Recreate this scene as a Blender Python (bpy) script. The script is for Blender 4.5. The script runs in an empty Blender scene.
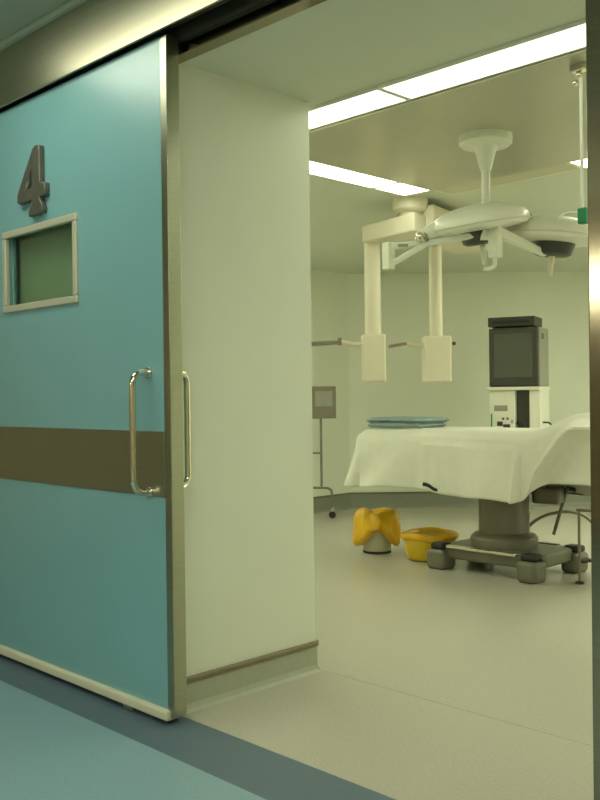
import bpy, bmesh, math, random
from mathutils import Vector, Matrix, noise
random.seed(4)
scene = bpy.context.scene
COL = scene.collection

# ------------------------------------------------------------------ camera, world, exposure
cam_d = bpy.data.cameras.new('camera'); cam = bpy.data.objects.new('camera', cam_d); COL.objects.link(cam)
yaw, pitch, roll, fpx = math.radians(45.15), .0055, .012, 917.0
F0 = Vector((-math.sin(yaw), math.cos(yaw), 0)); R0 = Vector((math.cos(yaw), math.sin(yaw), 0)); UP = Vector((0, 0, 1))
FW = F0*math.cos(pitch) - UP*math.sin(pitch); U0 = F0*math.sin(pitch) + UP*math.cos(pitch)
RI = R0*math.cos(roll) - U0*math.sin(roll); UU = R0*math.sin(roll) + U0*math.cos(roll)
M = Matrix((RI, UU, -FW)).transposed().to_4x4(); M.translation = Vector((0, 0, 1.2))
cam.matrix_world = M
cam_d.sensor_fit = 'VERTICAL'; cam_d.sensor_height = 24.0; cam_d.lens = 24.0*fpx/800.0
cam_d.clip_start = .02
scene.camera = cam
w = bpy.data.worlds.new('world'); scene.world = w; w.use_nodes = True
w.node_tree.nodes['Background'].inputs[0].default_value = (.6, .7, .5, 1)
w.node_tree.nodes['Background'].inputs[1].default_value = .02
scene.view_settings.view_transform = 'Standard'; scene.view_settings.look = 'None'
scene.view_settings.gamma = 1; scene.view_settings.use_curve_mapping = False
scene.view_settings.exposure = 0.0
LAMP_OR = 3.0          # emission of the operating room diffusers
LAMP_ROOM = 14.5       # emission of unseen troffers added to brighten the rest of the operating room
LAMP_HALL = 8.5        # emission of the corridor troffers
LAMP_COL = (.97, 1.0, .79)
HALL_COL = (.98, 1.0, .78)

# ------------------------------------------------------------------ materials
def mat(name, col, rough=.5, metal=0, noise_s=None, noise_a=.06, bump=0, spec=None, aniso=None, coat=0, detail=3, stretch=None):
    m = bpy.data.materials.new(name); m.use_nodes = True
    nt = m.node_tree; b = nt.nodes['Principled BSDF']
    b.inputs['Base Color'].default_value = (*col, 1); b.inputs['Roughness'].default_value = rough
    b.inputs['Metallic'].default_value = metal
    if spec is not None: b.inputs['Specular IOR Level'].default_value = spec
    if coat: b.inputs['Coat Weight'].default_value = coat; b.inputs['Coat Roughness'].default_value = .27
    if noise_s:
        tc = nt.nodes.new('ShaderNodeTexCoord'); n = nt.nodes.new('ShaderNodeTexNoise')
        n.inputs['Scale'].default_value = noise_s; n.inputs['Detail'].default_value = detail
        if stretch:
            mp = nt.nodes.new('ShaderNodeMapping'); mp.inputs['Scale'].default_value = stretch
            nt.links.new(tc.outputs['Object'], mp.inputs['Vector']); nt.links.new(mp.outputs['Vector'], n.inputs['Vector'])
        else: nt.links.new(tc.outputs['Object'], n.inputs['Vector'])
        mx = nt.nodes.new('ShaderNodeMix'); mx.data_type = 'RGBA'
        mx.inputs['A'].default_value = (*[c*(1-noise_a) for c in col], 1)
        mx.inputs['B'].default_value = (*[min(1, c*(1+noise_a)) for c in col], 1)
        rm = nt.nodes.new('ShaderNodeMapRange'); rm.inputs[1].default_value = .3; rm.inputs[2].default_value = .7
        nt.links.new(n.outputs['Fac'], rm.inputs[0]); nt.links.new(rm.outputs[0], mx.inputs['Factor'])
        nt.links.new(mx.outputs['Result'], b.inputs['Base Color'])
        if bump:
            bp = nt.nodes.new('ShaderNodeBump'); bp.inputs['Strength'].default_value = bump; bp.inputs['Distance'].default_value = .01
            nt.links.new(n.outputs['Fac'], bp.inputs['Height']); nt.links.new(bp.outputs['Normal'], b.inputs['Normal'])
    return m
def emit(name, col, s):
    m = bpy.data.materials.new(name); m.use_nodes = True
    b = m.node_tree.nodes['Principled BSDF']; b.inputs['Base Color'].default_value = (*col, 1)
    b.inputs['Emission Color'].default_value = (*col, 1); b.inputs['Emission Strength'].default_value = s
    return m
WALL = mat('or_wall_paint', (.78, .80, .66), .42, noise_s=2, noise_a=.02)
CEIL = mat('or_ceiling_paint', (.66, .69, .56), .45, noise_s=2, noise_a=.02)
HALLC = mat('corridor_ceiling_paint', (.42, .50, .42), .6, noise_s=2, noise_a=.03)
HALLW = mat('corridor_wall_paint', (.72, .57, .40), .6, noise_s=2, noise_a=.03)
FLOOR = mat('cream_vinyl', (.51, .49, .395), .25, noise_s=90, noise_a=.06, detail=4)
BLUEF = mat('speckled_blue_vinyl', (.25, .40, .45), .4, noise_s=220, noise_a=.22, detail=4)
DARKF = mat('dark_blue_vinyl', (.105, .16, .205), .4, noise_s=150, noise_a=.12)
BASE = mat('grey_cove_vinyl', (.40, .42, .31), .4, noise_s=40, noise_a=.04)
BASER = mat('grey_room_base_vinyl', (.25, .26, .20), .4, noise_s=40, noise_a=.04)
CAP = mat('brown_cap_strip', (.20, .17, .09), .4, noise_s=30, noise_a=.08)
SEAM = mat('seam_weld', (.40, .39, .28), .4, noise_s=30, noise_a=.05)
STEEL = mat('brushed_stainless', (.52, .49, .37), .33, 1, noise_s=6, noise_a=.06, stretch=(.3, .3, 60))
STEELD = mat('brushed_stainless_dark', (.40, .41, .31), .30, 1, noise_s=6, noise_a=.06, stretch=(1, 1, 60))
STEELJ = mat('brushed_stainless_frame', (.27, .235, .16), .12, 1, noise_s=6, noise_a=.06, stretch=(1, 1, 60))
CHROME = mat('polished_steel', (.72, .68, .56), .12, 1, noise_s=20, noise_a=.03)
BLUE = mat('blue_door_laminate', (.20, .44, .48), .36, noise_s=3, noise_a=.02, spec=.8, coat=.8)
RAILW = mat('pale_rail', (.72, .70, .52), .4, noise_s=10, noise_a=.03)
WFRAME = mat('pale_aluminium', (.62, .61, .48), .35, .3, noise_s=10, noise_a=.03)
NUM = mat('cast_grey_metal', (.17, .165, .14), .45, .6, noise_s=30, noise_a=.1)
BLACK = mat('black_rubber', (.02, .02, .017), .5, noise_s=30, noise_a=.15)
PANEL = mat('laminar_steel_panel', (.56, .55, .42), .28, .45, noise_s=3, noise_a=.03)
WHITEP = mat('white_enamel', (.86, .86, .72), .28, noise_s=6, noise_a=.02)
CREAMP = mat('cream_enamel', (.76, .71, .54), .35, noise_s=6, noise_a=.02)
TABLEM = mat('grey_cast_table', (.18, .175, .125), .38, .25, noise_s=12, noise_a=.06)
TABLED = mat('grey_brown_column', (.16, .145, .105), .35, .35, noise_s=10, noise_a=.06)
SHEET = mat('off_white_cotton', (.74, .74, .62), .85, noise_s=14, noise_a=.025, bump=.12, detail=5)
BLUEC = mat('blue_green_cloth', (.27, .36, .35), .9, noise_s=18, noise_a=.15, bump=.3)
YEL = mat('yellow_bag_plastic', (.80, .46, .015), .32, noise_s=9, noise_a=.10, bump=.25, detail=4)
YEL2 = mat('yellow_bin_plastic', (.66, .45, .02), .35, noise_s=9, noise_a=.10, bump=.2, detail=4)
BUCK = mat('white_bucket_plastic', (.55, .54, .38), .4, noise_s=10, noise_a=.04)
GREYB = mat('grey_appliance', (.33, .33, .26), .45, noise_s=12, noise_a=.04)
DARKG = mat('dark_grey_plastic', (.055, .055, .042), .45, noise_s=14, noise_a=.1)
SCREEN = mat('crt_glass', (.10, .11, .085), .12, noise_s=3, noise_a=.04)
BROWNG = mat('grey_brown_steel', (.24, .22, .16), .4, .3, noise_s=12, noise_a=.05)
GREEN = mat('green_plastic', (.01, .25, .10), .4, noise_s=14, noise_a=.1)
REDBR = mat('brown_knob', (.12, .09, .06), .4, noise_s=14, noise_a=.1)
DIFF = emit('lit_diffuser', LAMP_COL, LAMP_OR)
DIFFB = emit('lit_bright_diffuser', LAMP_COL, LAMP_OR*2.2)
DIFFR = emit('added_room_diffuser', LAMP_COL, LAMP_ROOM)  # only for the unseen troffers added to light the room
DIFFH2 = emit('lit_bright_corridor_diffuser', HALL_COL, LAMP_HALL*1.65)
DIFFN = emit('lit_door_troffer_diffuser', HALL_COL, LAMP_HALL*.78)
DIFFH = emit('lit_corridor_diffuser', HALL_COL, LAMP_HALL)
DIFFO = mat('unlit_diffuser', (.62, .60, .42), .35, noise_s=3, noise_a=.02)
GLASS = bpy.data.materials.new('window_glass'); GLASS.use_nodes = True
_b = GLASS.node_tree.nodes['Principled BSDF']; _b.inputs['Base Color'].default_value = (.62, .80, .66, 1)
_b.inputs['Transmission Weight'].default_value = 1; _b.inputs['Roughness'].default_value = .02; _b.inputs['IOR'].default_value = 1.45

# ------------------------------------------------------------------ mesh helpers
class MB:
    def __init__(s): s.bm = bmesh.new()
    def box(s, x0, x1, y0, y1, z0, z1):
        v = [s.bm.verts.new((x, y, z)) for z in (z0, z1) for y in (y0, y1) for x in (x0, x1)]
        for f in ((0,2,3,1), (4,5,7,6), (0,1,5,4), (2,6,7,3), (0,4,6,2), (1,3,7,5)): s.bm.faces.new([v[i] for i in f])
        return s
    def obox(s, c, size, rz=0, m3=None):
        m = Matrix.Rotation(rz, 3, 'Z') if m3 is None else m3
        c = Vector(c); hx, hy, hz = [k/2 for k in size]
        v = [s.bm.verts.new(c + m @ Vector((x, y, z))) for z in (-hz, hz) for y in (-hy, hy) for x in (-hx, hx)]
        for f in ((0,2,3,1), (4,5,7,6), (0,1,5,4), (2,6,7,3), (0,4,6,2), (1,3,7,5)): s.bm.faces.new([v[i] for i in f])
        return s
    def beam(s, p0, p1, wd, ht, wd1=None, ht1=None):           # box bar between two points, tapering
        p0, p1 = Vector(p0), Vector(p1); d = (p1-p0).normalized()
        sd = d.cross(UP); sd = sd.normalized() if sd.length > 1e-4 else Vector((1, 0, 0)); u = sd.cross(d)
        vs = []
        for p, a, b in ((p0, wd/2, ht/2), (p1, (wd1 or wd)/2, (ht1 or ht)/2)):
            vs.append([s.bm.verts.new(p + sd*i*a + u*j*b) for i, j in ((-1,-1), (1,-1), (1,1), (-1,1))])
        for k in range(4): s.bm.faces.new((vs[0][k], vs[0][(k+1)%4], vs[1][(k+1)%4], vs[1][k]))
        s.bm.faces.new(vs[0][::-1]); s.bm.faces.new(vs[1]); return s
    def tube(s, pts, r, n=14, r1=None):
        pts = [Vector(p) for p in pts]; rings = []; prev = None
        for i, p in enumerate(pts):
            d = (pts[min(i+1, len(pts)-1)] - pts[max(i-1, 0)]).normalized()
            a = prev if prev is not None else (Vector((0, 0, 1)) if abs(d.z) < .9 else Vector((1, 0, 0)))
            a = (a - d*a.dot(d)).normalized(); b = d.cross(a); prev = a
            rr = r if r1 is None else r + (r1-r)*i/(len(pts)-1)
            rings.append([s.bm.verts.new(p + (a*math.cos(t) + b*math.sin(t))*rr) for t in [2*math.pi*k/n for k in range(n)]])
        for q in range(len(rings)-1):
            for k in range(n): s.bm.faces.new((rings[q][k], rings[q][(k+1)%n], rings[q+1][(k+1)%n], rings[q+1][k]))
        s.bm.faces.new(rings[0][::-1]); s.bm.faces.new(rings[-1]); return s
    def lathe(s, prof, c=(0,0,0), n=40, m3=None, mod=None, cap=True):   # prof: (r, z); mod(angle, i, r, z) -> r, z
        c = Vector(c); rings = []
        for i, (r, z) in enumerate(prof):
            ring = []
            for k in range(n):
                t = 2*math.pi*k/n; rr, zz = (r, z) if mod is None else mod(t, i, r, z)
                p = Vector((rr*math.cos(t), rr*math.sin(t), zz)); ring.append(s.bm.verts.new(c + (m3 @ p if m3 else p)))
            rings.append(ring)
        for q in range(len(rings)-1):
            for k in range(n): s.bm.faces.new((rings[q][k], rings[q][(k+1)%n], rings[q+1][(k+1)%n], rings[q+1][k]))
        if cap: s.bm.faces.new(rings[0][::-1]); s.bm.faces.new(rings[-1])
        return s
    def ball(s, c, r, sc=(1,1,1), m3=None, n=20):
        prof = [(max(1e-4, r*sc[0]*math.sin(math.pi*i/n)), -r*sc[2]*math.cos(math.pi*i/n)) for i in range(n+1)]
        return s.lathe(prof, c, 24, m3)
    def prism(s, poly, y0, y1):                                # polygon in x,z pushed along y
        a = [s.bm.verts.new((x, y0, z)) for x, z in poly]; b = [s.bm.verts.new((x, y1, z)) for x, z in poly]
        n = len(poly)
        for k in range(n): s.bm.faces.new((a[k], a[(k+1)%n], b[(k+1)%n], b[k]))
        s.bm.faces.new(a[::-1]); s.bm.faces.new(b); return s
    def prismz(s, poly, z0, z1):
        a = [s.bm.verts.new((x, y, z0)) for x, y in poly]; b = [s.bm.verts.new((x, y, z1)) for x, y in poly]
        n = len(poly)
        for k in range(n): s.bm.faces.new((a[k], a[(k+1)%n], b[(k+1)%n], b[k]))
        s.bm.faces.new(a[::-1]); s.bm.faces.new(b); return s
    def build(s, name, m, parent=None, bevel=0, smooth=False, subsurf=0, solid=0):
        bmesh.ops.recalc_face_normals(s.bm, faces=s.bm.faces)
        me = bpy.data.meshes.new(name); org = Vector((0, 0, 0))
        if parent is not None:
            q = parent
            while q is not None: org += q.location; q = q.parent
        for v in s.bm.verts: v.co -= org
        for f in s.bm.faces: f.smooth = smooth
        s.bm.to_mesh(me); s.bm.free(); me.materials.append(m)
        o = bpy.data.objects.new(name, me); COL.objects.link(o)
        if parent is not None: o.parent = parent
        if smooth == 'auto' or smooth is True:
            try: me.set_sharp_from_angle(angle=math.radians(40))
            except Exception: pass
        if solid:
            sd = o.modifiers.new('solid', 'SOLIDIFY'); sd.thickness = solid
        if subsurf:
            ss = o.modifiers.new('sub', 'SUBSURF'); ss.levels = subsurf; ss.render_levels = subsurf
        if bevel:
            bv = o.modifiers.new('bevel', 'BEVEL'); bv.width = bevel; bv.segments = 3; bv.limit_method = 'ANGLE'; bv.angle_limit = math.radians(40)
            bv.harden_normals = False
        return o
def tag(o, label, cat, group=None):
    o['label'] = label; o['category'] = cat
    if group: o['group'] = group
    return o
def thing(name, label, cat, loc, group=None):
    o = bpy.data.objects.new(name, None); COL.objects.link(o); o.location = loc; o.empty_display_size = .1
    return tag(o, label, cat, group)
def struct(name, mb, m, label, cat, bevel=0, parent=None):
    o = mb.build(name, m, parent, bevel)
    if parent is None: o['kind'] = 'structure'; tag(o, label, cat)
    return o
def arc(c, u, v, r, a0, a1, n=8):
    c, u, v = Vector(c), Vector(u), Vector(v)
    return [c + u*(r*math.cos(a0+(a1-a0)*i/n)) + v*(r*math.sin(a0+(a1-a0)*i/n)) for i in range(n+1)]
def smoothpts(pts, n=8):                                       # Catmull-Rom through the points
    P = [Vector(p) for p in pts]; P = [P[0]*2-P[1]] + P + [P[-1]*2-P[-2]]; out = []
    for i in range(1, len(P)-2):
        for k in range(n):
            t = k/n
            out.append(.5*((2*P[i]) + (P[i+1]-P[i-1])*t + (2*P[i-1]-5*P[i]+4*P[i+1]-P[i+2])*t*t + (3*P[i]-P[i-1]-3*P[i+1]+P[i+2])*t**3))
    return out + [P[-2]]

# ------------------------------------------------------------------ the setting
ZC, ZH = 2.47, 2.79                     # operating room ceiling, corridor ceiling
YO, YI = 2.10, 2.85                     # outer and inner face of the thick wall
XR, XJ = -2.79, -1.065                   # left and right side of the opening
XL, XE = -6.5, 1.2                      # room side walls
plan = [(XL, YI), (XE, YI), (XE, 9.1), (-4.6, 9.1), (XL, 7.2)]
f = MB().prismz([(XR, YO), (XJ, YO), (XJ, YI), (XE, YI), (XE, 9.1), (-4.6, 9.1), (XL, 7.2), (XL, YI), (XR, YI)], -.1, 0)
struct('floor', f, FLOOR, 'glossy cream vinyl floor of the operating room with pale specks', 'floor')
struct('floor_corridor', MB().box(-7, 2.5, -3.2, 1.835, -.1, 0), BLUEF, 'speckled light blue vinyl floor of the corridor', 'floor')
struct('floor_threshold', MB().box(-7, 2.5, 1.835, YO, -.1, 0), DARKF, 'dark blue vinyl strip running under the sliding door', 'floor')
struct('trim_1', MB().box(XR+.01, XJ, 2.874, 2.879, -.001, .0006), SEAM, 'thin weld seam across the cream floor', 'seam')
struct('ceiling', MB().prismz([(XL, YI), (XR, YI), (XR, YO), (XJ, YO), (XJ, YI), (XE, YI), (XE, 9.1), (-4.6, 9.1), (XL, 7.2)], ZC, ZC+.1), CEIL,
       'pale green grey ceiling of the operating room', 'ceiling')
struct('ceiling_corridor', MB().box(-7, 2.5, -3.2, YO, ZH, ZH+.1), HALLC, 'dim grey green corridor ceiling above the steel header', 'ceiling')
struct('wall_front', MB().box(-7, XR, YO, YI, 0, ZC), WALL, 'pale green thick wall end beside the open blue door', 'wall')
struct('wall_front_right', MB().box(XJ, 2.5, YO, YI, 0, ZC), WALL, 'pale wall right of the doorway behind the steel frame', 'wall')
struct('wall_front_top', MB().box(-7, 2.5, YO, YI, ZC+.1, ZH), WALL, 'wall above the doorway behind the steel header', 'wall')
struct('wall_left', MB().box(XL-.12, XL, YI, 7.25, 0, ZC), WALL, 'pale left side wall of the operating room behind the small stand', 'wall')
struct('wall_back_corner', MB().prismz([(XL, 7.2), (-4.6, 9.1), (-4.69, 9.19), (XL-.09, 7.29)], 0, ZC), WALL,
       'pale green angled back wall behind the pendant columns and monitor', 'wall')
struct('wall_back', MB().box(-4.6, XE, 9.1, 9.22, 0, ZC), WALL, 'pale back wall of the operating room', 'wall')
struct('wall_right', MB().box(XE, XE+.12, YI, 9.2, 0, ZC), WALL, 'pale right wall of the operating room', 'wall')
struct('wall_corridor', MB().box(-7, 2.5, -3.3, -3.2, 0, ZH), HALLW, 'beige corridor wall opposite the doorway', 'wall')
struct('wall_corridor_left', MB().box(-7.1, -7, -3.2, YO, 0, ZH), HALLW, 'beige end wall of the corridor on the left', 'wall')
struct('wall_corridor_right', MB().box(2.5, 2.6, -3.2, YO, 0, ZH), HALLW, 'beige end wall of the corridor on the right', 'wall')

def baseboard(name, p0, p1, nrm, h, m, label, t=.012):
    p0, p1, nrm = Vector((*p0, 0)), Vector((*p1, 0)), Vector((*nrm, 0)).normalized()
    mb = MB(); d = p1-p0
    prof = [(0, 0), (.03, 0), (t+.006, .012), (t, .03), (t, h-.018), (0, h-.018)]
    a = [mb.bm.verts.new(p0 + nrm*x + UP*z) for x, z in prof]; b = [mb.bm.verts.new(p1 + nrm*x + UP*z) for x, z in prof]
    for k in range(len(prof)): mb.bm.faces.new((a[k], a[(k+1)%6], b[(k+1)%6], b[k]))
    mb.bm.faces.new(a[::-1]); mb.bm.faces.new(b)
    o = struct(name, mb, m, label, 'baseboard')
    mc = MB(); ang = math.atan2(d.y, d.x); c = (p0+p1)/2 + nrm*.010 + UP*(h-.009)
    mc.obox(c, (d.length+.004, .024, .018), ang); cp = mc.build('cap_strip', CAP, o, .004); cp['label'] = 'brown cap strip along the top'
    return o
baseboard('baseboard_front', (XR, YO+.005), (XR, YI), (1, 0), .13, BASE, 'pale grey cove base along the thick wall end')
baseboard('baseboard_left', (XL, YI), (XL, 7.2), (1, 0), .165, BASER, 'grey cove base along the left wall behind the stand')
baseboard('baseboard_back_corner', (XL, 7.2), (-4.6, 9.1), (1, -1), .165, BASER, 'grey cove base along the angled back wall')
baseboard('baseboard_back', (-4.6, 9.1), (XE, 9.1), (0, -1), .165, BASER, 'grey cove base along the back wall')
baseboard('baseboard_front_inner', (XL, YI), (XR, YI), (0, 1), .13, BASE, 'grey cove base on the room side of the front wall')

# stainless header box over the door, door frame
hd = MB().box(-6.9, 2.4, 1.975, 1.985, 2.515, 2.765).box(-6.9, 2.4, 1.985, YO, 2.75, 2.765)
struct('trim_2', hd, STEEL, 'long brushed stainless header box above the sliding door', 'door header', .002)
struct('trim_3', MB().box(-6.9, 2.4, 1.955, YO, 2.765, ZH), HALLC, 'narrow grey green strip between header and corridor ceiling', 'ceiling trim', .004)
struct('trim_4', MB().box(-6.9, 2.4, 2.03, 2.05, 2.545, 2.60), DARKG, 'dark sliding track inside the header slot', 'door track')
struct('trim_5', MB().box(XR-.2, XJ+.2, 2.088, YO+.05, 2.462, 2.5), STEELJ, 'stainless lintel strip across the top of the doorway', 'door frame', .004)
struct('trim_6', MB().box(-6.9, 2.4, 2.075, YO, 2.505, 2.75), DARKG, 'dark backing behind the sliding track', 'door track')
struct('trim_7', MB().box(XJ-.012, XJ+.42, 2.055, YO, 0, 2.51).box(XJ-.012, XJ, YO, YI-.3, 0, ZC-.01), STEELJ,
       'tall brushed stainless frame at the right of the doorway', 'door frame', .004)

# ------------------------------------------------------------------ the sliding door
door = thing('door_1', 'blue sliding door marked with a metal 4, slid open on the left', 'door', (-3.6, 2.04, 0)); door['kind'] = 'structure'
DX0, DX1, DY0, DY1 = -4.55, -2.70, 2.01, 2.062
wx0, wx1, wz0, wz1 = -3.93, -3.295, 1.588, 1.957
p = MB()
p.box(DX0, wx0+.02, DY0, DY1, .055, 2.51).box(wx1-.02, DX1-.022, DY0, DY1, .055, 2.51)
p.box(wx0+.02, wx1-.02, DY0, DY1, wz1-.02, 2.51).box(wx0+.02, wx1-.02, DY0, DY1, .055, wz0+.02)
p.build('door_panel', BLUE, door)
MB().box(DX1-.022, DX1+.018, DY0-.003, DY1+.003, .03, 2.51).build('edge_profile', STEELD, door, .003)['label'] = 'stainless edge profile'
rail = MB().box(DX0, DX1-.005, DY0-.022, DY1, .018, .055).build('bottom_rail', RAILW, door, .008); rail['label'] = 'pale rounded bottom rail'
MB().box(DX0, DX1-.03, DY0+.005, DY1-.005, .002, .02).build('floor_brush', BLACK, door)['label'] = 'black sealing strip under the rail'
MB().box(-2.99, -2.93, DY0-.018, DY0+.002, .002, .018).build('floor_guide', CHROME, door, .003)['label'] = 'small metal floor guide'
MB().box(DX0, DX1-.024, DY0-.004, DY0, .83, 1.072).build('kick_band', STEELD, door, .0015)['label'] = 'dark brushed steel band across the door'
wf = MB()
t = .032
wf.box(wx0, wx1, DY0-.012, DY0+.012, wz1-t, wz1).box(wx0, wx1, DY0-.012, DY0+.012, wz0, wz0+t)
wf.box(wx0, wx0+t, DY0-.012, DY0+.012, wz0+t, wz1-t).box(wx1-t, wx1, DY0-.012, DY0+.012, wz0+t, wz1-t)
wfo = wf.build('window_frame', WFRAME, door, .006); wfo['label'] = 'pale window frame'
MB().box(wx0+.022, wx1-.022, DY0+.034, DY0+.040, wz0+.022, wz1-.022).build('window_pane', GLASS, wfo)
def handle(x, xg, y0, yg, z0, z1, sgn):
    mb = MB(); r = .0125; b = .045
    u = Vector((x-xg, y0-yg, 0)).normalized(); L = Vector((x-xg, y0-yg, 0)).length
    A = Vector((xg, yg, 0))
    pts = [A + u*L + UP*z0] + arc(A + u*b + UP*(z0+b), -u, -UP, b, math.pi/2, 0) + arc(A + u*b + UP*(z1-b), -u, UP, b, 0, math.pi/2) + [A + u*L + UP*z1]
    mb.tube(pts, r, 16)
    h = mb.build('pull_handle', CHROME, door, 0, True)
    for z in (z0, z1):
        q = MB(); c = Vector((x, y0, z)); q.tube([c - u*.010, c + u*.001], .021, 18); q.build('rosette', CHROME, h, .002, True)
    return h
handle(-2.815, -2.815, DY0, DY0-.075, .845, 1.29, -1)
handle(-2.722, -2.742, DY1+.003, DY1+.068, .862, 1.29, 1)
# the numeral
outer = [(-3.612,2.275), (-3.585,2.284), (-3.562,2.278), (-3.560,2.118), (-3.545,2.120), (-3.535,2.114), (-3.520,2.112), (-3.522,2.066),
         (-3.540,2.062), (-3.549,2.069), (-3.566,2.064), (-3.560,2.044), (-3.546,2.030), (-3.540,2.008), (-3.545,1.995), (-3.572,1.999), (-3.594,1.992), (-3.625,1.997),
         (-3.650,1.993), (-3.652,2.010), (-3.632,2.026), (-3.622,2.040), (-3.624,2.062), (-3.655,2.058), (-3.700,2.062), (-3.735,2.058), (-3.752,2.066), (-3.748,2.096), (-3.738,2.112)]
hole = [(-3.694,2.106), (-3.624,2.108), (-3.624,2.205)]
def curve_mesh(name, loops, y_front, depth, bev, m, parent):
    cu = bpy.data.curves.new(name, 'CURVE'); cu.dimensions = '2D'; cu.fill_mode = 'BOTH'; cu.extrude = depth/2-bev; cu.bevel_depth = bev; cu.bevel_resolution = 2
    for lp in loops:
        sp = cu.splines.new('POLY'); sp.points.add(len(lp)-1); sp.use_cyclic_u = True
        for q, (x, z) in zip(sp.points, lp): q.co = (x, z, 0, 1)
    tmp = bpy.data.objects.new('tmp', cu); COL.objects.link(tmp)
    bpy.context.view_layer.update()
    me = bpy.data.meshes.new_from_object(tmp.evaluated_get(bpy.context.evaluated_depsgraph_get()))
    bpy.data.objects.remove(tmp); bpy.data.curves.remove(cu)
    me.transform(Matrix.Translation(Vector((0, y_front+depth/2, 0)) - parent.location) @ Matrix.Rotation(math.pi/2, 4, 'X'))
    me.materials.clear(); me.materials.append(m); me.name = name
    o = bpy.data.objects.new(name, me); COL.objects.link(o); o.parent = parent; return o
curve_mesh('numeral', [outer, hole], DY0-.026, .026, .004, NUM, door)['label'] = 'raised grey metal numeral 4'

# ------------------------------------------------------------------ ceiling lights
def light(name, x0, x1, y0, y1, z, label, m=DIFF, group='fluorescent strips round the laminar panel', rim=.012, drop=.014):
    c = ((x0+x1)/2, (y0+y1)/2, z); o = thing(name, label, 'ceiling light', c, group)
    fr = MB().box(x0, x1, y0, y0+rim, z-drop, z).box(x0, x1, y1-rim, y1, z-drop, z).box(x0, x0+rim, y0+rim, y1-rim, z-drop, z).box(x1-rim, x1, y0+rim, y1-rim, z-drop, z)
    fr.build('frame', WHITEP, o, .002)
    MB().box(x0+rim, x1-rim, y0+rim, y1-rim, z-drop+.002, z-.001).build('diffuser', m, o)
    return o
light('ceiling_light', -3.66, -2.446, 2.905, 3.12, ZC, 'lit ceiling strip nearest the thick wall, its left end hidden by that wall')
light('ceiling_light', -2.442, -1.23, 2.905, 3.12, ZC, 'long lit ceiling strip in front, running up to the right door frame')
light('ceiling_light', -3.66, -3.44, 3.122, 4.28, ZC, 'lit ceiling strip along the left edge of the steel ceiling panel', DIFFB)
light('ceiling_light', -3.66, -3.44, 4.284, 4.60, ZC, 'short bright ceiling strip just above the pendant mount', DIFFB)
light('ceiling_light', -3.438, -2.53, 4.59, 4.80, ZC, 'unlit ceiling strip behind the surgical lamp pole', DIFFO)
light('ceiling_light', -2.526, -1.33, 4.59, 4.80, ZC, 'lit ceiling strip at the far right beside the door frame', DIFFB)
light('ceiling_light', -.24, -.03, 3.122, 4.58, ZC, 'added unseen lit ceiling strip along the right edge of the steel panel, behind the frame', DIFFB)  # unseen strip, added to brighten the room
o = MB().box(-3.432, -.248, 3.128, 4.582, ZC-.022, ZC-.001).build('laminar_flow_panel', PANEL, None, .006)
tag(o, 'large dull steel air panel in the ceiling between the light strips', 'ceiling panel')
light('ceiling_light', -2.5, -1.9, 5.8, 7.0, ZC, 'added unseen fill troffer behind the unlit strip, in the middle of the room', DIFFR, 'added room fill troffers', .02)  # added out of view to light the back wall and table top
light('ceiling_light', -1.6, -1.0, 7.3, 8.5, ZC, 'added unseen fill troffer near the back wall, hidden by the door frame', DIFFR, 'added room fill troffers', .02)  # unseen lamp, added to brighten the rear of the room
light('ceiling_light', -6.2, -5.6, 3.3, 4.5, ZC, 'added unseen fill troffer in the front left of the room, behind the thick wall', DIFFR, 'added room fill troffers', .02)  # added behind the wall, unseen, to brighten the left wall
light('ceiling_light', -.85, -.25, 5.6, 6.8, ZC, 'added unseen fill troffer in the right rear of the operating room', DIFFR, 'added room fill troffers', .02)  # unseen extra lamp, brightens the room from the right
light('ceiling_light', -.85, -.25, 7.2, 8.4, ZC, 'added unseen fill troffer in the far right corner of the operating room', DIFFR, 'added room fill troffers', .02)  # another unseen lamp added for room brightness
light('ceiling_light', -3.95, -2.75, 1.05, 1.62, ZH, 'corridor ceiling troffer near the blue door', DIFFN, 'corridor troffers', .02, .02)
light('ceiling_light', -.6, .6, -1.9, -1.3, ZH, 'added unseen corridor fill troffer behind the viewer by the opposite wall', DIFFH2, 'corridor troffers', .02, .02)  # added out of view to brighten the door and corridor
light('ceiling_light', -1.2, 0, .1, .7, ZH, 'added unseen corridor fill troffer in front of the doorway', DIFFH2, 'corridor troffers', .02, .02)  # unseen lamp added to light the blue door from the front
light('ceiling_light', -2.1, -.9, -1.9, -1.3, ZH, 'added unseen corridor fill troffer by the opposite wall', DIFFH2, 'corridor troffers', .02, .02)  # unseen lamp added for general corridor brightness
wl = thing('wall_light', 'long bright wall lamp on the beige corridor wall', 'wall light', (-3.8, -3.2, 2.1))
MB().box(-4.5, -3.1, -3.2, -3.16, 1.95, 2.30).build('frame', WHITEP, wl, .006)
MB().box(-4.48, -3.12, -3.162, -3.13, 1.97, 2.28).build('diffuser', DIFFH2, wl, .01)

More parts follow.
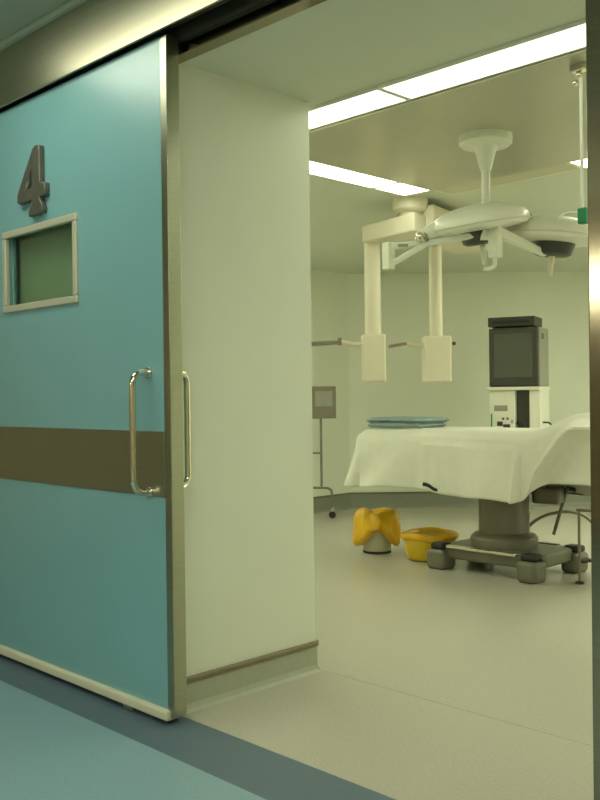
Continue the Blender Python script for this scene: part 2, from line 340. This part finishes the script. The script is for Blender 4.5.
# ------------------------------------------------------------------ surgical lamp
lamp = thing('surgical_light', 'white twin headed surgical lamp hanging on a pole from the ceiling panel', 'surgical light', (-2.52, 3.84, ZC-.022))
lx, ly = -2.52, 3.80
MB().lathe([(.02,-.0), (.128,-.0), (.13,-.014), (.128,-.038), (.115,-.05), (.06,-.055), (.050,-.075), (.040,-.11), (.030,-.15), (.024,-.17), (.001,-.17)], (lx, ly, ZC-.022), 48).build('ceiling_flange', WHITEP, lamp, 0, True)
MB().tube([(lx, ly, ZC-.18), (lx, ly, 2.02)], .020, 20).build('pole', WHITEP, lamp, 0, True)
MB().tube([(lx, ly, 2.06), (lx, ly, 1.94)], .034, 20).build('hub', WHITEP, lamp, .004, True)
LR = Vector((.705, .709, 0)); LF = Vector((-.709, .705, 0))
def head(c, r, tilt, label, neck):
    c = Vector(c)
    m3 = (Matrix.Rotation(tilt[0], 3, LF) @ Matrix.Rotation(tilt[1], 3, LR))
    prof = [(.001, -.030), (r*.45, -.030), (r*.75, -.026), (r*.94, -.018), (r, .004), (r*.985, .026), (r*.90, .052), (r*.72, .078), (r*.45, .094), (r*.18, .101), (.001, .102)]
    h = MB().lathe(prof, c, 56, m3).build('lamp_head', WHITEP, lamp, 0, True); h['label'] = label
    MB().lathe([(.001, -.095), (r*.30, -.095), (r*.38, -.085), (r*.44, -.025), (.001, -.025)], c, 40, m3).build('lens_housing', DARKG, h, 0, True)['label'] = 'dark lens housing underneath'
    q = c + m3 @ Vector((0, 0, -.095)); d = m3 @ Vector((0, 0, -1))
    MB().tube([q, q + d*.03, q + d*.035, q + d*.10], .016, 14, .012).build('sterile_handle', CREAMP, h, .003, True)
    MB().tube([c + m3 @ (LR*(r*.96)), c + m3 @ (LR*(r*1.06))], .022, 14).build('edge_knob', CHROME, h, .003, True)
    MB().lathe([(r*.985, -.004), (r*1.012, 0), (r*.985, .006)], c, 56, m3, cap=False).build('rim_seal', CREAMP, h, 0, True)
    return h
h1c = Vector((-2.585, 3.842, 2.03)); 
head(h1c, .245, (-.14, .10), 'left lamp head', None)
h2c = Vector((-2.39, 4.21, 1.985)); head(h2c, .255, (.10, .06), 'right lamp head', None)
def P(base, dr, df, dz): return base + LR*dr + LF*df + UP*dz
nk = MB(); nk.tube(smoothpts([P(h1c, -.21, -.02, -.022), P(h1c, -.25, -.03, -.036), P(h1c, -.285, -.03, -.052)]), .042, 18, .026); nk.build('head_neck', WHITEP, lamp, 0, True)
bj = P(h1c, -.30, -.03, -.062); MB().ball(bj, .026).build('ball_joint', CHROME, lamp, 0, True)
MB().tube([P(bj, .018, 0, .005), P(bj, .032, 0, .01)], .03, 16).build('joint_ring', GREYB, lamp, .003, True)
br = P(h1c, -.455, .0, -.155)
arm = MB().beam(P(br, 0, 0, .052), P(bj, .03, .03, -.022), .035, .034, .028, .026).build('yoke_arm', WHITEP, lamp, .008)
MB().beam(P(br, .0, 0, -.040), P(bj, .05, .03, -.018), .035, .026).build('yoke_arm', WHITEP, lamp, .008)
MB().beam(P(br, -.0, 0, -.062), P(br, 0, 0, .074), .05, .045).build('yoke_bracket', WHITEP, lamp, .008)
MB().obox(P(br, .07, -.024, .055), (.05, .004, .014), math.atan2(.709, .705)).build('badge', GREYB, arm)['label'] = 'small grey plate on the arm'
MB().beam(P(bj, .0, .03, -.03), Vector((lx, ly, 1.975)), .032, .030).build('spring_arm', WHITEP, lamp, .008)
e2 = P(h2c, -.05, -.02, -.085)
hub2 = Vector((lx, ly, 1.965)) 
MB().beam(P(hub2, .03, -.03, .02), e2, .045, .05, .035, .034).build('spring_arm', WHITEP, lamp, .010)
MB().beam(P(hub2, .035, -.035, .045), P(hub2, .035, -.035, -.115), .055, .05).build('drop_bracket', WHITEP, lamp, .008)
MB().tube(smoothpts([P(hub2, .03, -.035, -.11), P(hub2, .03, -.035, -.15), P(hub2, .01, -.035, -.165), P(hub2, -.02, -.035, -.168)]), .010, 12).build('hook', WHITEP, lamp, 0, True)
MB().beam(P(h1c, .235, .03, .0), P(h2c, -.245, .0, .0), .03, .035).build('link_bracket', BROWNG, lamp, .006)

# ------------------------------------------------------------------ pendant with two columns
pen = thing('medical_pendant', 'cream ceiling pendant with two hanging columns beside the surgical lamp', 'ceiling pendant', (-3.76, 4.76, ZC))
pm = Vector((-3.74, 4.76, ZC))
MB().lathe([(.001, 0), (.115, 0), (.115, -.07), (.10, -.085), (.075, -.09), (.075, -.11), (.001, -.11)], pm, 40).build('ceiling_mount', CREAMP, pen, 0, True)
c1 = Vector((-4.045, 4.73, 0)); c2 = Vector((-3.90, 5.24, 0))
def armbox(p0, p1, wd, zt0, zb0, zt1, zb1):
    p0, p1 = Vector((*p0[:2], 0)), Vector((*p1[:2], 0)); d = (p1-p0).normalized(); s = d.cross(UP)
    mb = MB(); a = [mb.bm.verts.new(p0 + s*i*wd/2 + UP*z) for i, z in ((-1, zb0), (1, zb0), (1, zt0), (-1, zt0))]
    b = [mb.bm.verts.new(p1 + s*i*wd/2 + UP*z) for i, z in ((-1, zb1), (1, zb1), (1, zt1), (-1, zt1))]
    for k in range(4): mb.bm.faces.new((a[k], a[(k+1)%4], b[(k+1)%4], b[k]))
    mb.bm.faces.new(a[::-1]); mb.bm.faces.new(b); return mb
armbox(pm + Vector((.10, .0, 0)), c1 + Vector((-.015, -.0, 0)), .20, 2.362, 2.24, 2.325, 2.215).build('pendant_arm', CREAMP, pen, .012)
armbox(pm + Vector((.03, .02, 0)), Vector((-3.94, 5.75, 0)), .26, 2.425, 2.245, 2.425, 2.245).build('pendant_arm', CREAMP, pen, .012)
def column(c, zt, r, bz, bw, label, shelf):
    cl = MB().tube([(c.x, c.y, zt), (c.x, c.y, bz)], r, 28).build('column', CREAMP, pen, 0, True)
    b = MB().obox((c.x, c.y, bz-.16), (bw, bw, .32), math.radians(45.15)).build('service_head', CREAMP, pen, .012); b['label'] = label
    s0 = P(Vector((c.x, c.y, bz-.06)), -bw/2+.01, 0, 0)
    a = MB().tube(smoothpts([s0, P(s0, -.06, 0, -.004), P(s0, -.12, -.01, .01), P(s0, -shelf*.45, -.01, .012)]), .016, 14, .012).build('bracket_arm', CREAMP, pen, 0, True)
    e = P(s0, -shelf*.45, -.01, .012)
    return b, e
b1, e1 = column(c1, 2.245, .055, 1.60, .155, 'left service head', .36)
MB().beam(e1 + UP*.0, P(e1, -.24, -.02, -.012), .20, .020).build('tray_arm', BROWNG, pen, .004)
MB().tube([P(e1, 0, -.02, -.02), P(e1, 0, -.02, .03)], .014, 12).build('clamp_knob', BROWNG, pen, .003, True)
b2, e2_ = column(c2, 2.25, .046, 1.60, .185, 'right service head', .30)
MB().beam(e2_, P(e2_, -.115, -.03, -.02), .05, .022).build('tray_arm', BROWNG, pen, .004)
MB().ball(P(Vector((c2.x, c2.y, 1.55)), .125, 0, 0), .014).build('clamp_knob', DARKG, pen, 0, True)

# ------------------------------------------------------------------ operating table
tb = thing('operating_table', 'grey operating table on a heavy pedestal with H shaped base', 'operating table', (-3.45, 5.36, 0))
ped = (-3.44, 5.36)
TX0, TX1, TY0, TY1, TZ = -4.52, -2.35, 5.10, 5.64, .955
MB().box(-4.46, -2.4, 5.13, 5.61, TZ-.095, TZ-.02).build('mattress', DARKG, tb, .03)
MB().box(-4.40, -2.45, 5.15, 5.59, .80, TZ-.095).build('tabletop_frame', TABLEM, tb, .01)
MB().lathe([(.001, .21), (.175, .21), (.175, .82), (.001, .82)], (*ped, 0), 8, Matrix.Rotation(math.radians(22.5), 3, 'Z')).build('column', TABLED, tb, .03)
MB().lathe([(.001, .16), (.225, .16), (.225, .225), (.205, .245), (.18, .255), (.001, .255)], (*ped, 0), 36).build('column_collar', TABLEM, tb, .004, True)
MB().prismz([(-3.80, 5.10), (-3.14, 5.10), (-3.03, 5.20), (-3.03, 5.54), (-3.14, 5.62), (-3.80, 5.62)], .075, .165).build('base_platform', TABLEM, tb, .02)
for nm, x, y, sx in (('l', -3.79, 5.12, .15), ('r', -3.085, 5.115, .14), ('br', -3.05, 5.60, .13), ('bl', -3.79, 5.60, .15)):
    ft = MB().prismz([(x-sx/2, y-.08), (x+sx/2, y-.08), (x+sx/2, y+.08), (x-sx/2, y+.08)], 0, .135).build('foot', TABLEM, tb, .028)
    MB().box(x-.055, x+.055, y-.05, y+.05, .133, .178).build('foot_pad', BLACK, ft, .016)['label'] = 'black rubber pad'
for y in (5.085, 5.60): MB().box(-3.71, -3.17, y-.022, y+.022, .152, .172).build('base_rail', CHROME if y < 5.3 else TABLED, tb, .006)
MB().lathe([(.001, .07), (.068, .07), (.072, .074), (.072, .088), (.068, .092), (.001, .092)], (-3.02, 5.61, 0), 28).build('bumper_ring', BLACK, tb, 0, True)
MB().tube([(-3.0, 5.61, .08), (-2.90, 5.62, .085)], .010, 10, .013).build('brake_pedal', BLACK, tb, .003, True)
# mechanism and clamps at the head end
MB().obox((-3.215, 5.56, .505), (.19, .16, .115), math.radians(12)).build('tilt_gearbox', TABLED, tb, .02)
MB().lathe([(.040, -.016), (.062, -.016), (.062, .016), (.040, .016), (.040, -.016)], (-3.27, 5.50, .565), 28, Matrix.Rotation(math.pi/2, 3, 'X') @ Matrix.Identity(3), cap=False).build('crank_wheel', TABLED, tb, .003, True)
MB().tube(smoothpts([(-3.30, 5.44, .60), (-3.325, 5.44, .53), (-3.31, 5.44, .45), (-3.33, 5.44, .36)]), .014, 10).build('hand_lever', CHROME, tb, 0, True)
MB().tube([(-3.12, 5.64, .55), (-3.19, 5.575, .235)], .014, 10, .011).build('height_lever', TABLED, tb, .003, True)
MB().box(-3.62, -3.28, 5.25, 5.52, .60, .81).build('lift_housing', TABLED, tb, .02)
MB().tube(smoothpts([(-3.13, 5.65, .545), (-3.08, 5.70, .535), (-3.03, 5.75, .545), (-2.98, 5.80, .555)]), .016, 10).build('side_clamp', BLACK, tb, 0, True)
MB().tube([(-3.13, 5.66, .51), (-2.7, 5.70, .51)], .008, 8).build('side_rail', CHROME, tb, 0, True)
MB().tube(smoothpts([(-3.835, 4.985, .585), (-3.80, 5.0, .575), (-3.76, 5.03, .545), (-3.70, 5.12, .53)]), .013, 10, .010).build('side_clamp', BLACK, tb, 0, True)
MB().tube([(-3.70, 5.12, .53), (-3.62, 5.2, .62), (-3.6, 5.3, .82)], .010, 10).build('clamp_post', TABLED, tb, 0, True)
hs = MB().tube(smoothpts([(-3.34, 5.42, .26), (-3.25, 5.50, .35), (-3.17, 5.59, .385), (-3.09, 5.67, .385), (-3.03, 5.74, .345), (-2.98, 5.79, .25), (-2.95, 5.84, .02)], 10), .011, 10)
tag(hs.build('power_cable', BROWNG, None, 0, True), 'thick grey hose looping from the table pedestal to the floor at right', 'hose')

# white sheet over the table
def smst(a, b, x): t = max(0, min(1, (x-a)/(b-a))); return t*t*(3-2*t)
sh = MB(); NP = 420
def rect_pt(s, ins):                                            # rounded rectangle, s in 0..1 counter-clockwise from front-left
    r = .05; x0, x1, y0, y1 = TX0, TX1, TY0, TY1
    W, H = x1-x0-2*r, y1-y0-2*r; q = math.pi*r/2; L = 2*W+2*H+4*q; d = s*L
    for k, (ln, kind) in enumerate(((W, 0), (q, 1), (H, 0), (q, 1), (W, 0), (q, 1), (H, 0), (q, 1))):
        if d <= ln or k == 7: break
        d -= ln
    sides = {0: ((x0+r, y0), (1, 0), (0, -1)), 2: ((x1, y0+r), (0, 1), (1, 0)), 4: ((x1-r, y1), (-1, 0), (0, 1)), 6: ((x0, y1-r), (0, -1), (-1, 0))}
    if k in sides:
        (px, py), (tx, ty), n = sides[k]; return Vector((px+tx*d, py+ty*d, 0)), Vector((*n, 0))
    cs = {1: ((x1-r, y0+r), -math.pi/2), 3: ((x1-r, y1-r), 0), 5: ((x0+r, y1-r), math.pi/2), 7: ((x0+r, y0+r), math.pi)}
    (cx, cy), a0 = cs[k]; a = a0 + d/r; n = Vector((math.cos(a), math.sin(a), 0)); return Vector((cx, cy, 0)) + n*r, n
def topz(x, y): return TZ + .115*smst(-3.12, -2.72, x) + .006*noise.noise(Vector((x*4, y*5, 0))) - .012*smst(-4.2, -4.5, x)
rings = []
ctr = Vector(((TX0+TX1)/2, (TY0+TY1)/2, 0))
for q in range(9):                                              # top, from the middle line outwards
    fct = (.02, .2, .4, .6, .75, .86, .93, .97, 1.0)[q]; ring = []
    for k in range(NP):
        p, n = rect_pt(k/NP, 0); core = Vector((max(TX0+.27, min(TX1-.27, p.x)), ctr.y, 0)); pp = core + (p-core)*fct
        e = max(0, fct-.8)/.2; z = topz(pp.x, pp.y) - .035*e*e
        ring.append(sh.bm.verts.new((pp.x, pp.y, z)))
    rings.append(ring)
NH = 26
for q in range(1, NH+1):
    ring = []
    for k in range(NP):
        p, n = rect_pt(k/NP, 0); v = q/NH
        front = max(0, -n.y); back = max(0, n.y); left = max(0, -n.x)
        hem = .535 - .03*smst(-3.9, -3.4, p.x) + .008*math.sin(p.x*9+1) + .01*noise.noise(Vector((p.x*3, p.y*3, 4)))
        hem += .13*smst(-3.15, -2.93, p.x)*front
        zt = topz(p.x, p.y) - .035
        z = zt + (hem-zt)*v
        out = .03 + .012*math.sqrt(v) + .030*v*front + .05*v*v*left
        out += .035*v*left*front*4*smst(.15, 1, v)
        fold = (.024*math.sin(p.x*7.5+1.3) + .022*math.sin(p.x*14+v*5)*smst(-3.9, -4.4, p.x) - .02*math.exp(-((p.x+3.84)/.05)**2))*v*min(1, v*2) + .012*math.sin(p.x*19+p.y*23)*v*v + .02*noise.noise(Vector((p.x*2.4, p.y*3.1, v*1.2)))
        out += fold + (.060*smst(-3.19, -3.13, p.x) - .085*smst(-3.13, -3.115, p.x) + .06*smst(-3.10, -2.95, p.x))*front*v*min(1, v*3)        # the pulled corner fold
        vr = 1.05 - .95*smst(-3.13, -2.70, p.x)                           # diagonal ridge climbing to the raised end
        if p.x > -3.13: out += front*(.07*smst(-3.13, -2.95, p.x)*(math.exp(-((v-vr)/.16)**2)) - .05*smst(vr, vr+.35, v))
        led = smst(.13, .19, v)*smst(-3.95, -3.85, p.x)*(1-smst(-3.22, -3.14, p.x))*front
        out += .024*led*(1-.5*v)
        drop = min(1, v*8); out = out*drop + .028*(1-drop)*math.sqrt(max(0, 1-(1-drop)**2))
        pt = p + n*max(.004, out)
        ring.append(sh.bm.verts.new((pt.x, pt.y, z)))
    rings.append(ring)
for q in range(len(rings)-1):
    for k in range(NP): sh.bm.faces.new((rings[q][k], rings[q][(k+1)%NP], rings[q+1][(k+1)%NP], rings[q+1][k]))
bmesh.ops.remove_doubles(sh.bm, verts=sh.bm.verts[:], dist=.0004)
tag(sh.build('drape_sheet', SHEET, None, 0, True, solid=.004), 'off white sheet draped over the operating table, pulled up at its right end', 'sheet')

# folded blue cloth on the sheet
fc = thing('folded_cloth', 'folded blue green cloth lying on the left end of the white sheet', 'cloth', (-4.25, 5.36, TZ))
def fold_layer(x0, x1, y0, y1, z0, th, rad_left=True, seed=0, slope=0):
    mb = MB(); nx, ny = 26, 14; T = []; B = []
    for i in range(nx+1):
        a, b = [], []
        for j in range(ny+1):
            u, v = i/nx, j/ny; x = x0+(x1-x0)*u; y = y0+(y1-y0)*v
            e = min(u, 1-u)*(x1-x0); g = min(v, 1-v)*(y1-y0); ed = min(1, min(e, g)/.025); rr = math.sqrt(max(0, 1-(1-ed)**2))
            nz = .006*noise.noise(Vector((x*9, y*9, seed))); zz = z0 + slope*u
            a.append(mb.bm.verts.new((x, y+.006*math.sin(x*20+seed), zz + th*.5 + th*.5*rr + nz))); b.append(mb.bm.verts.new((x, y+.006*math.sin(x*20+seed), zz + th*.5 - th*.5*rr + nz*.3)))
        T.append(a); B.append(b)
    for i in range(nx):
        for j in range(ny):
            mb.bm.faces.new((T[i][j], T[i+1][j], T[i+1][j+1], T[i][j+1])); mb.bm.faces.new((B[i][j], B[i][j+1], B[i+1][j+1], B[i+1][j]))
    for i in range(nx):
        mb.bm.faces.new((T[i][0], B[i][0], B[i+1][0], T[i+1][0])); mb.bm.faces.new((T[i][ny], T[i+1][ny], B[i+1][ny], B[i][ny]))
    for j in range(ny):
        mb.bm.faces.new((T[0][j], T[0][j+1], B[0][j+1], B[0][j])); mb.bm.faces.new((T[nx][j], B[nx][j], B[nx][j+1], T[nx][j+1]))
    return mb
fold_layer(-4.45, -3.95, 5.12, 5.42, TZ-.002, .040, seed=1).build('lower_fold', BLUEC, fc, 0, True)
fold_layer(-4.465, -3.93, 5.125, 5.43, TZ+.036, .036, seed=5).build('upper_fold', BLUEC, fc, 0, True)

# ------------------------------------------------------------------ yellow bins
def wob(seed, amp, fr=3):
    return lambda t, z: amp*noise.noise(Vector((math.cos(t)*fr, math.sin(t)*fr, z*9+seed)))
bc = Vector((-4.535, 5.32, 0))
bn = thing('waste_bin', 'white bucket bin with a puffed yellow bag over its rim', 'bin', bc)
MB().lathe([(.001, .012), (.098, .012), (.102, .02), (.122, .26), (.001, .26)], bc, 40).build('bucket', BUCK, bn, 0, True)
MB().lathe([(.001, 0), (.106, 0), (.108, .006), (.106, .016), (.001, .016)], bc, 40).build('base_ring', BLACK, bn, 0, True)
w1 = wob(1.7, .020, 1.8); w2 = wob(5.2, .030, 1.3); w4 = wob(3.3, .012, 5)
def bagmod(t, i, r, z):
    cam_a = math.atan2(-5.32, 4.535)                              # side that faces the doorway
    d = (t-cam_a+math.pi) % (2*math.pi) - math.pi
    lift = .135*math.exp(-((d-.06)/.66)**2)
    lowf = max(0, 1-(z-.04)/.17) if i < 9 else 0
    zz = z + lift*lowf
    lob = .014*math.cos(2*d + math.pi)*(1 if z > .26 else 0)
    return max(.004, r + (w1(t, z) + w4(t, z) + .007*math.sin(t*9+z*30))*(.3+min(1, r/.1))*.8 - .02*lowf*math.exp(-((d-.12)/.6)**2)), zz + (w2(t, z) + lob)*(.8 if z > .22 else .2)*min(1, r/.06)
bagprof = [(.125, .245), (.126, .16), (.132, .06), (.140, .045), (.158, .055), (.172, .09), (.178, .14), (.180, .19), (.178, .235), (.170, .275), (.155, .305), (.130, .325), (.095, .325), (.06, .30), (.03, .285), (.006, .28)]
MB().lathe(bagprof, bc, 72, mod=bagmod, cap=False).build('bin_liner', YEL, bn, 0, True, 1)['label'] = 'puffed yellow bag'
b2 = thing('waste_basin', 'low yellow bag lined basin half hidden behind the table foot', 'bin', (-4.055, 5.34, 0))
c2b = Vector((-4.055, 5.34, 0))
w3 = wob(9.1, .012, 1.8)
def basmod(t, i, r, z): return max(.004, r + w3(t, z)*min(1, r/.1)), max(.0, z + (.6*w3(t+2, z) if z > .1 else 0))
MB().lathe([(.001, 0), (.150, 0), (.164, .012), (.176, .07), (.184, .12), (.188, .145), (.180, .18), (.172, .19), (.160, .12), (.152, .04), (.001, .035)], c2b, 72, mod=basmod, cap=False).build('basin', YEL2, b2, 0, True, 1)
def lipmod(t, i, r, z): return max(.004, r + w3(t, z)*1.2), z + 1.3*w3(t+2, .19)
MB().lathe([(.186, .150), (.200, .155), (.209, .172), (.206, .190), (.190, .203), (.172, .200), (.164, .18)], c2b, 72, mod=lipmod, cap=False).build('liner_rim', YEL, b2, 0, True, 1)['label'] = 'orange yellow rolled bag rim'

# ------------------------------------------------------------------ small wheeled stand at left
st = thing('instrument_stand', 'thin wheeled stand with a grey box at the left by the wall', 'stand', (-6.16, 6.41, 0))
sc = Vector((-6.165, 6.415, 0))
MB().tube([(sc.x, sc.y, .30), (sc.x, sc.y, .99)], .012, 12).build('post', BROWNG, st, 0, True)
MB().obox(P(sc, .03, 0, 1.125), (.235, .10, .31), math.radians(45.15)).build('control_box', BROWNG, st, .008)
MB().obox(P(sc, .03, -.052, 1.16), (.17, .006, .15), math.radians(45.15)).build('box_panel', GREYB, st, .003)
MB().tube([P(sc, -.16, 0, .634), P(sc, .0, 0, .634)], .010, 10).build('cross_bar', BROWNG, st, 0, True)
MB().tube([P(sc, -.16, 0, .634), P(sc, -.16, 0, .30)], .010, 10).build('post', BROWNG, st, 0, True)
MB().tube(smoothpts([P(sc, -.17, 0, .30), P(sc, .03, 0, .295), P(sc, .075, 0, .285), P(sc, .098, 0, .25), P(sc, .10, 0, .09)]), .011, 12).build('base_bar', BROWNG, st, 0, True)
MB().tube(smoothpts([P(sc, -.16, 0, .30), P(sc, -.18, -.1, .285), P(sc, -.19, -.13, .24), P(sc, -.19, -.13, .09)]), .011, 12).build('base_bar', BROWNG, st, 0, True)
for dr, df in ((.10, 0), (-.19, -.13)):
    c = P(sc, dr, df, .034); cs_ = MB().tube([c - LF*.014, c + LF*.014], .034, 20).build('caster', BLACK, st, .006, True)
    MB().beam(P(c, 0, 0, .03), P(c, .0, 0, .07), .02, .04).build('caster_fork', CHROME, cs_, .003)

# ------------------------------------------------------------------ monitor on its cart
RZ = math.radians(45.15-27+0)
mc = Vector((-4.515, 7.305, 0))
ax = Vector((math.cos(RZ), math.sin(RZ), 0)); ay = Vector((-math.sin(RZ), math.cos(RZ), 0))
def Q(a, b, z): return mc + ax*a + ay*b + UP*z
cart = thing('equipment_cart', 'narrow white equipment cart behind the draped table', 'cart', (mc.x, mc.y, 0))
MB().obox(Q(0, 0, 1.235), (.47, .44, .03), RZ).build('top_shelf', WHITEP, cart, .006)
MB().obox(Q(-.11, .0, 1.0), (.235, .36, .44), RZ).build('module_stack', WHITEP, cart, .01)
MB().obox(Q(.075, .02, 1.0), (.12, .30, .44), RZ).build('cable_bay', DARKG, cart, .006)['label'] = 'dark cable bay'
MB().obox(Q(.185, .0, 1.0), (.10, .36, .44), RZ).build('side_panel', WHITEP, cart, .006)
for a, z, m, w_, h_ in ((-.13, .92, DARKG, .05, .04), (-.07, .90, DARKG, .06, .03), (-.10, .965, REDBR, .02, .02), (-.06, .965, REDBR, .02, .02), (-.02, .94, GREYB, .02, .03), (-.205, .95, GREEN, .012, .12), (-.12, 1.06, GREYB, .12, .05)):
    MB().obox(Q(a, -.182, z), (w_, .012, h_), RZ).build('knob_panel', m, cart, .003)
MB().tube(smoothpts([Q(.02, -.16, .92), Q(.05, -.2, .95), Q(.09, -.2, .9), Q(.05, -.19, .87)]), .008, 8).build('lead', BLACK, cart, 0, True)
MB().tube(smoothpts([Q(.235, -.1, .93), Q(.29, -.1, .925), Q(.33, -.1, .88), Q(.345, -.1, .82)]), .008, 8).build('lead', BLACK, cart, 0, True)
MB().obox(Q(-.06, 0, .45), (.16, .20, .70), RZ).build('pillar', WHITEP, cart, .01)
MB().obox(Q(-.06, 0, .09), (.26, .30, .05), RZ).build('base', GREYB, cart, .01)
for a in (-.16, .04):
    for b in (-.12, .12):
        c = Q(a, b, .035); MB().tube([c - ax*.012, c + ax*.012], .035, 18).build('caster', BLACK, cart, .005, True)
mon = thing('monitor', 'grey boxy tube monitor with a dark screen standing on the cart', 'monitor', tuple(Q(0, 0, 1.25)))
MB().obox(Q(0, .03, 1.515), (.455, .36, .53), RZ).build('casing', GREYB, mon, .012)
MB().obox(Q(0, -.17, 1.515), (.44, .06, .52), RZ).build('front_bezel', DARKG, mon, .012)
MB().obox(Q(-.005, -.197, 1.53), (.34, .012, .40), RZ).build('screen', SCREEN, mon, .005)
MB().obox(Q(.229, -.05, 1.70), (.004, .07, .05), RZ).build('vent', DARKG, mon)
for a in (-.19, .19): MB().obox(Q(a, .03, 1.2555), (.03, .2, .011), RZ).build('foot', BLACK, mon)
rec = thing('video_recorder', 'flat dark recorder box lying on top of the grey monitor', 'recorder', tuple(Q(-.02, 0, 1.78)))
MB().obox(Q(-.035, .03, 1.838), (.42, .32, .085), RZ).build('case', DARKG, rec, .006)
MB().obox(Q(-.035, -.133, 1.835), (.34, .008, .03), RZ).build('front_panel', BLACK, rec, .002)
for a in (-.19, .12): MB().obox(Q(a, .0, 1.7885), (.03, .2, .017), RZ).build('foot', BLACK, rec)

# ------------------------------------------------------------------ small things at the right
hk = thing('iv_hanger', 'thin ceiling hung rod with a metal hook and green clip beside the frame', 'hanger', (-1.72, 3.22, ZC-.022))
hx, hy = -1.725, 3.238
MB().box(hx-.03, hx+.03, hy-.02, hy+.02, ZC-.05, ZC-.022).build('ceiling_runner', CHROME, hk, .005)
MB().ball((hx, hy, ZC-.062), .014).ball((hx-.012, hy-.008, ZC-.092), .012).build('swivel', CHROME, hk, 0, True)
MB().tube([(hx+.006, hy+.004, ZC-.07), (hx+.006, hy+.004, 1.84)], .0065, 12).build('rod', WHITEP, hk, 0, True)
MB().box(hx-.008, hx+.03, hy-.012, hy+.022, 1.84, 1.90).build('clip', GREEN, hk, .006)['label'] = 'green plastic clip'
MB().tube(smoothpts([(hx, hy, 1.885), (hx-.04, hy-.03, 1.885), (hx-.065, hy-.05, 1.868)]), .004, 8).build('hook', WHITEP, hk, 0, True)
sl = thing('drip_stand', 'thin metal stand leg at the right edge beside the table base', 'stand', (-2.83, 5.27, 0))
MB().tube([(-2.835, 5.265, .01), (-2.835, 5.265, .46)], .009, 10).build('post', BROWNG, sl, 0, True)
MB().tube([(-2.85, 5.26, .46), (-2.62, 5.30, .46)], .009, 10).build('cross_bar', BROWNG, sl, 0, True)
MB().tube([(-2.63, 5.30, .46), (-2.63, 5.30, .01)], .009, 10).build('post', BROWNG, sl, 0, True)
MB().lathe([(.001, 0), (.028, 0), (.026, .012), (.010, .018), (.001, .018)], (-2.835, 5.265, 0), 20).build('foot', BLACK, sl, 0, True)
MB().lathe([(.001, 0), (.028, 0), (.026, .012), (.010, .018), (.001, .018)], (-2.63, 5.30, 0), 20).build('foot', BLACK, sl, 0, True)
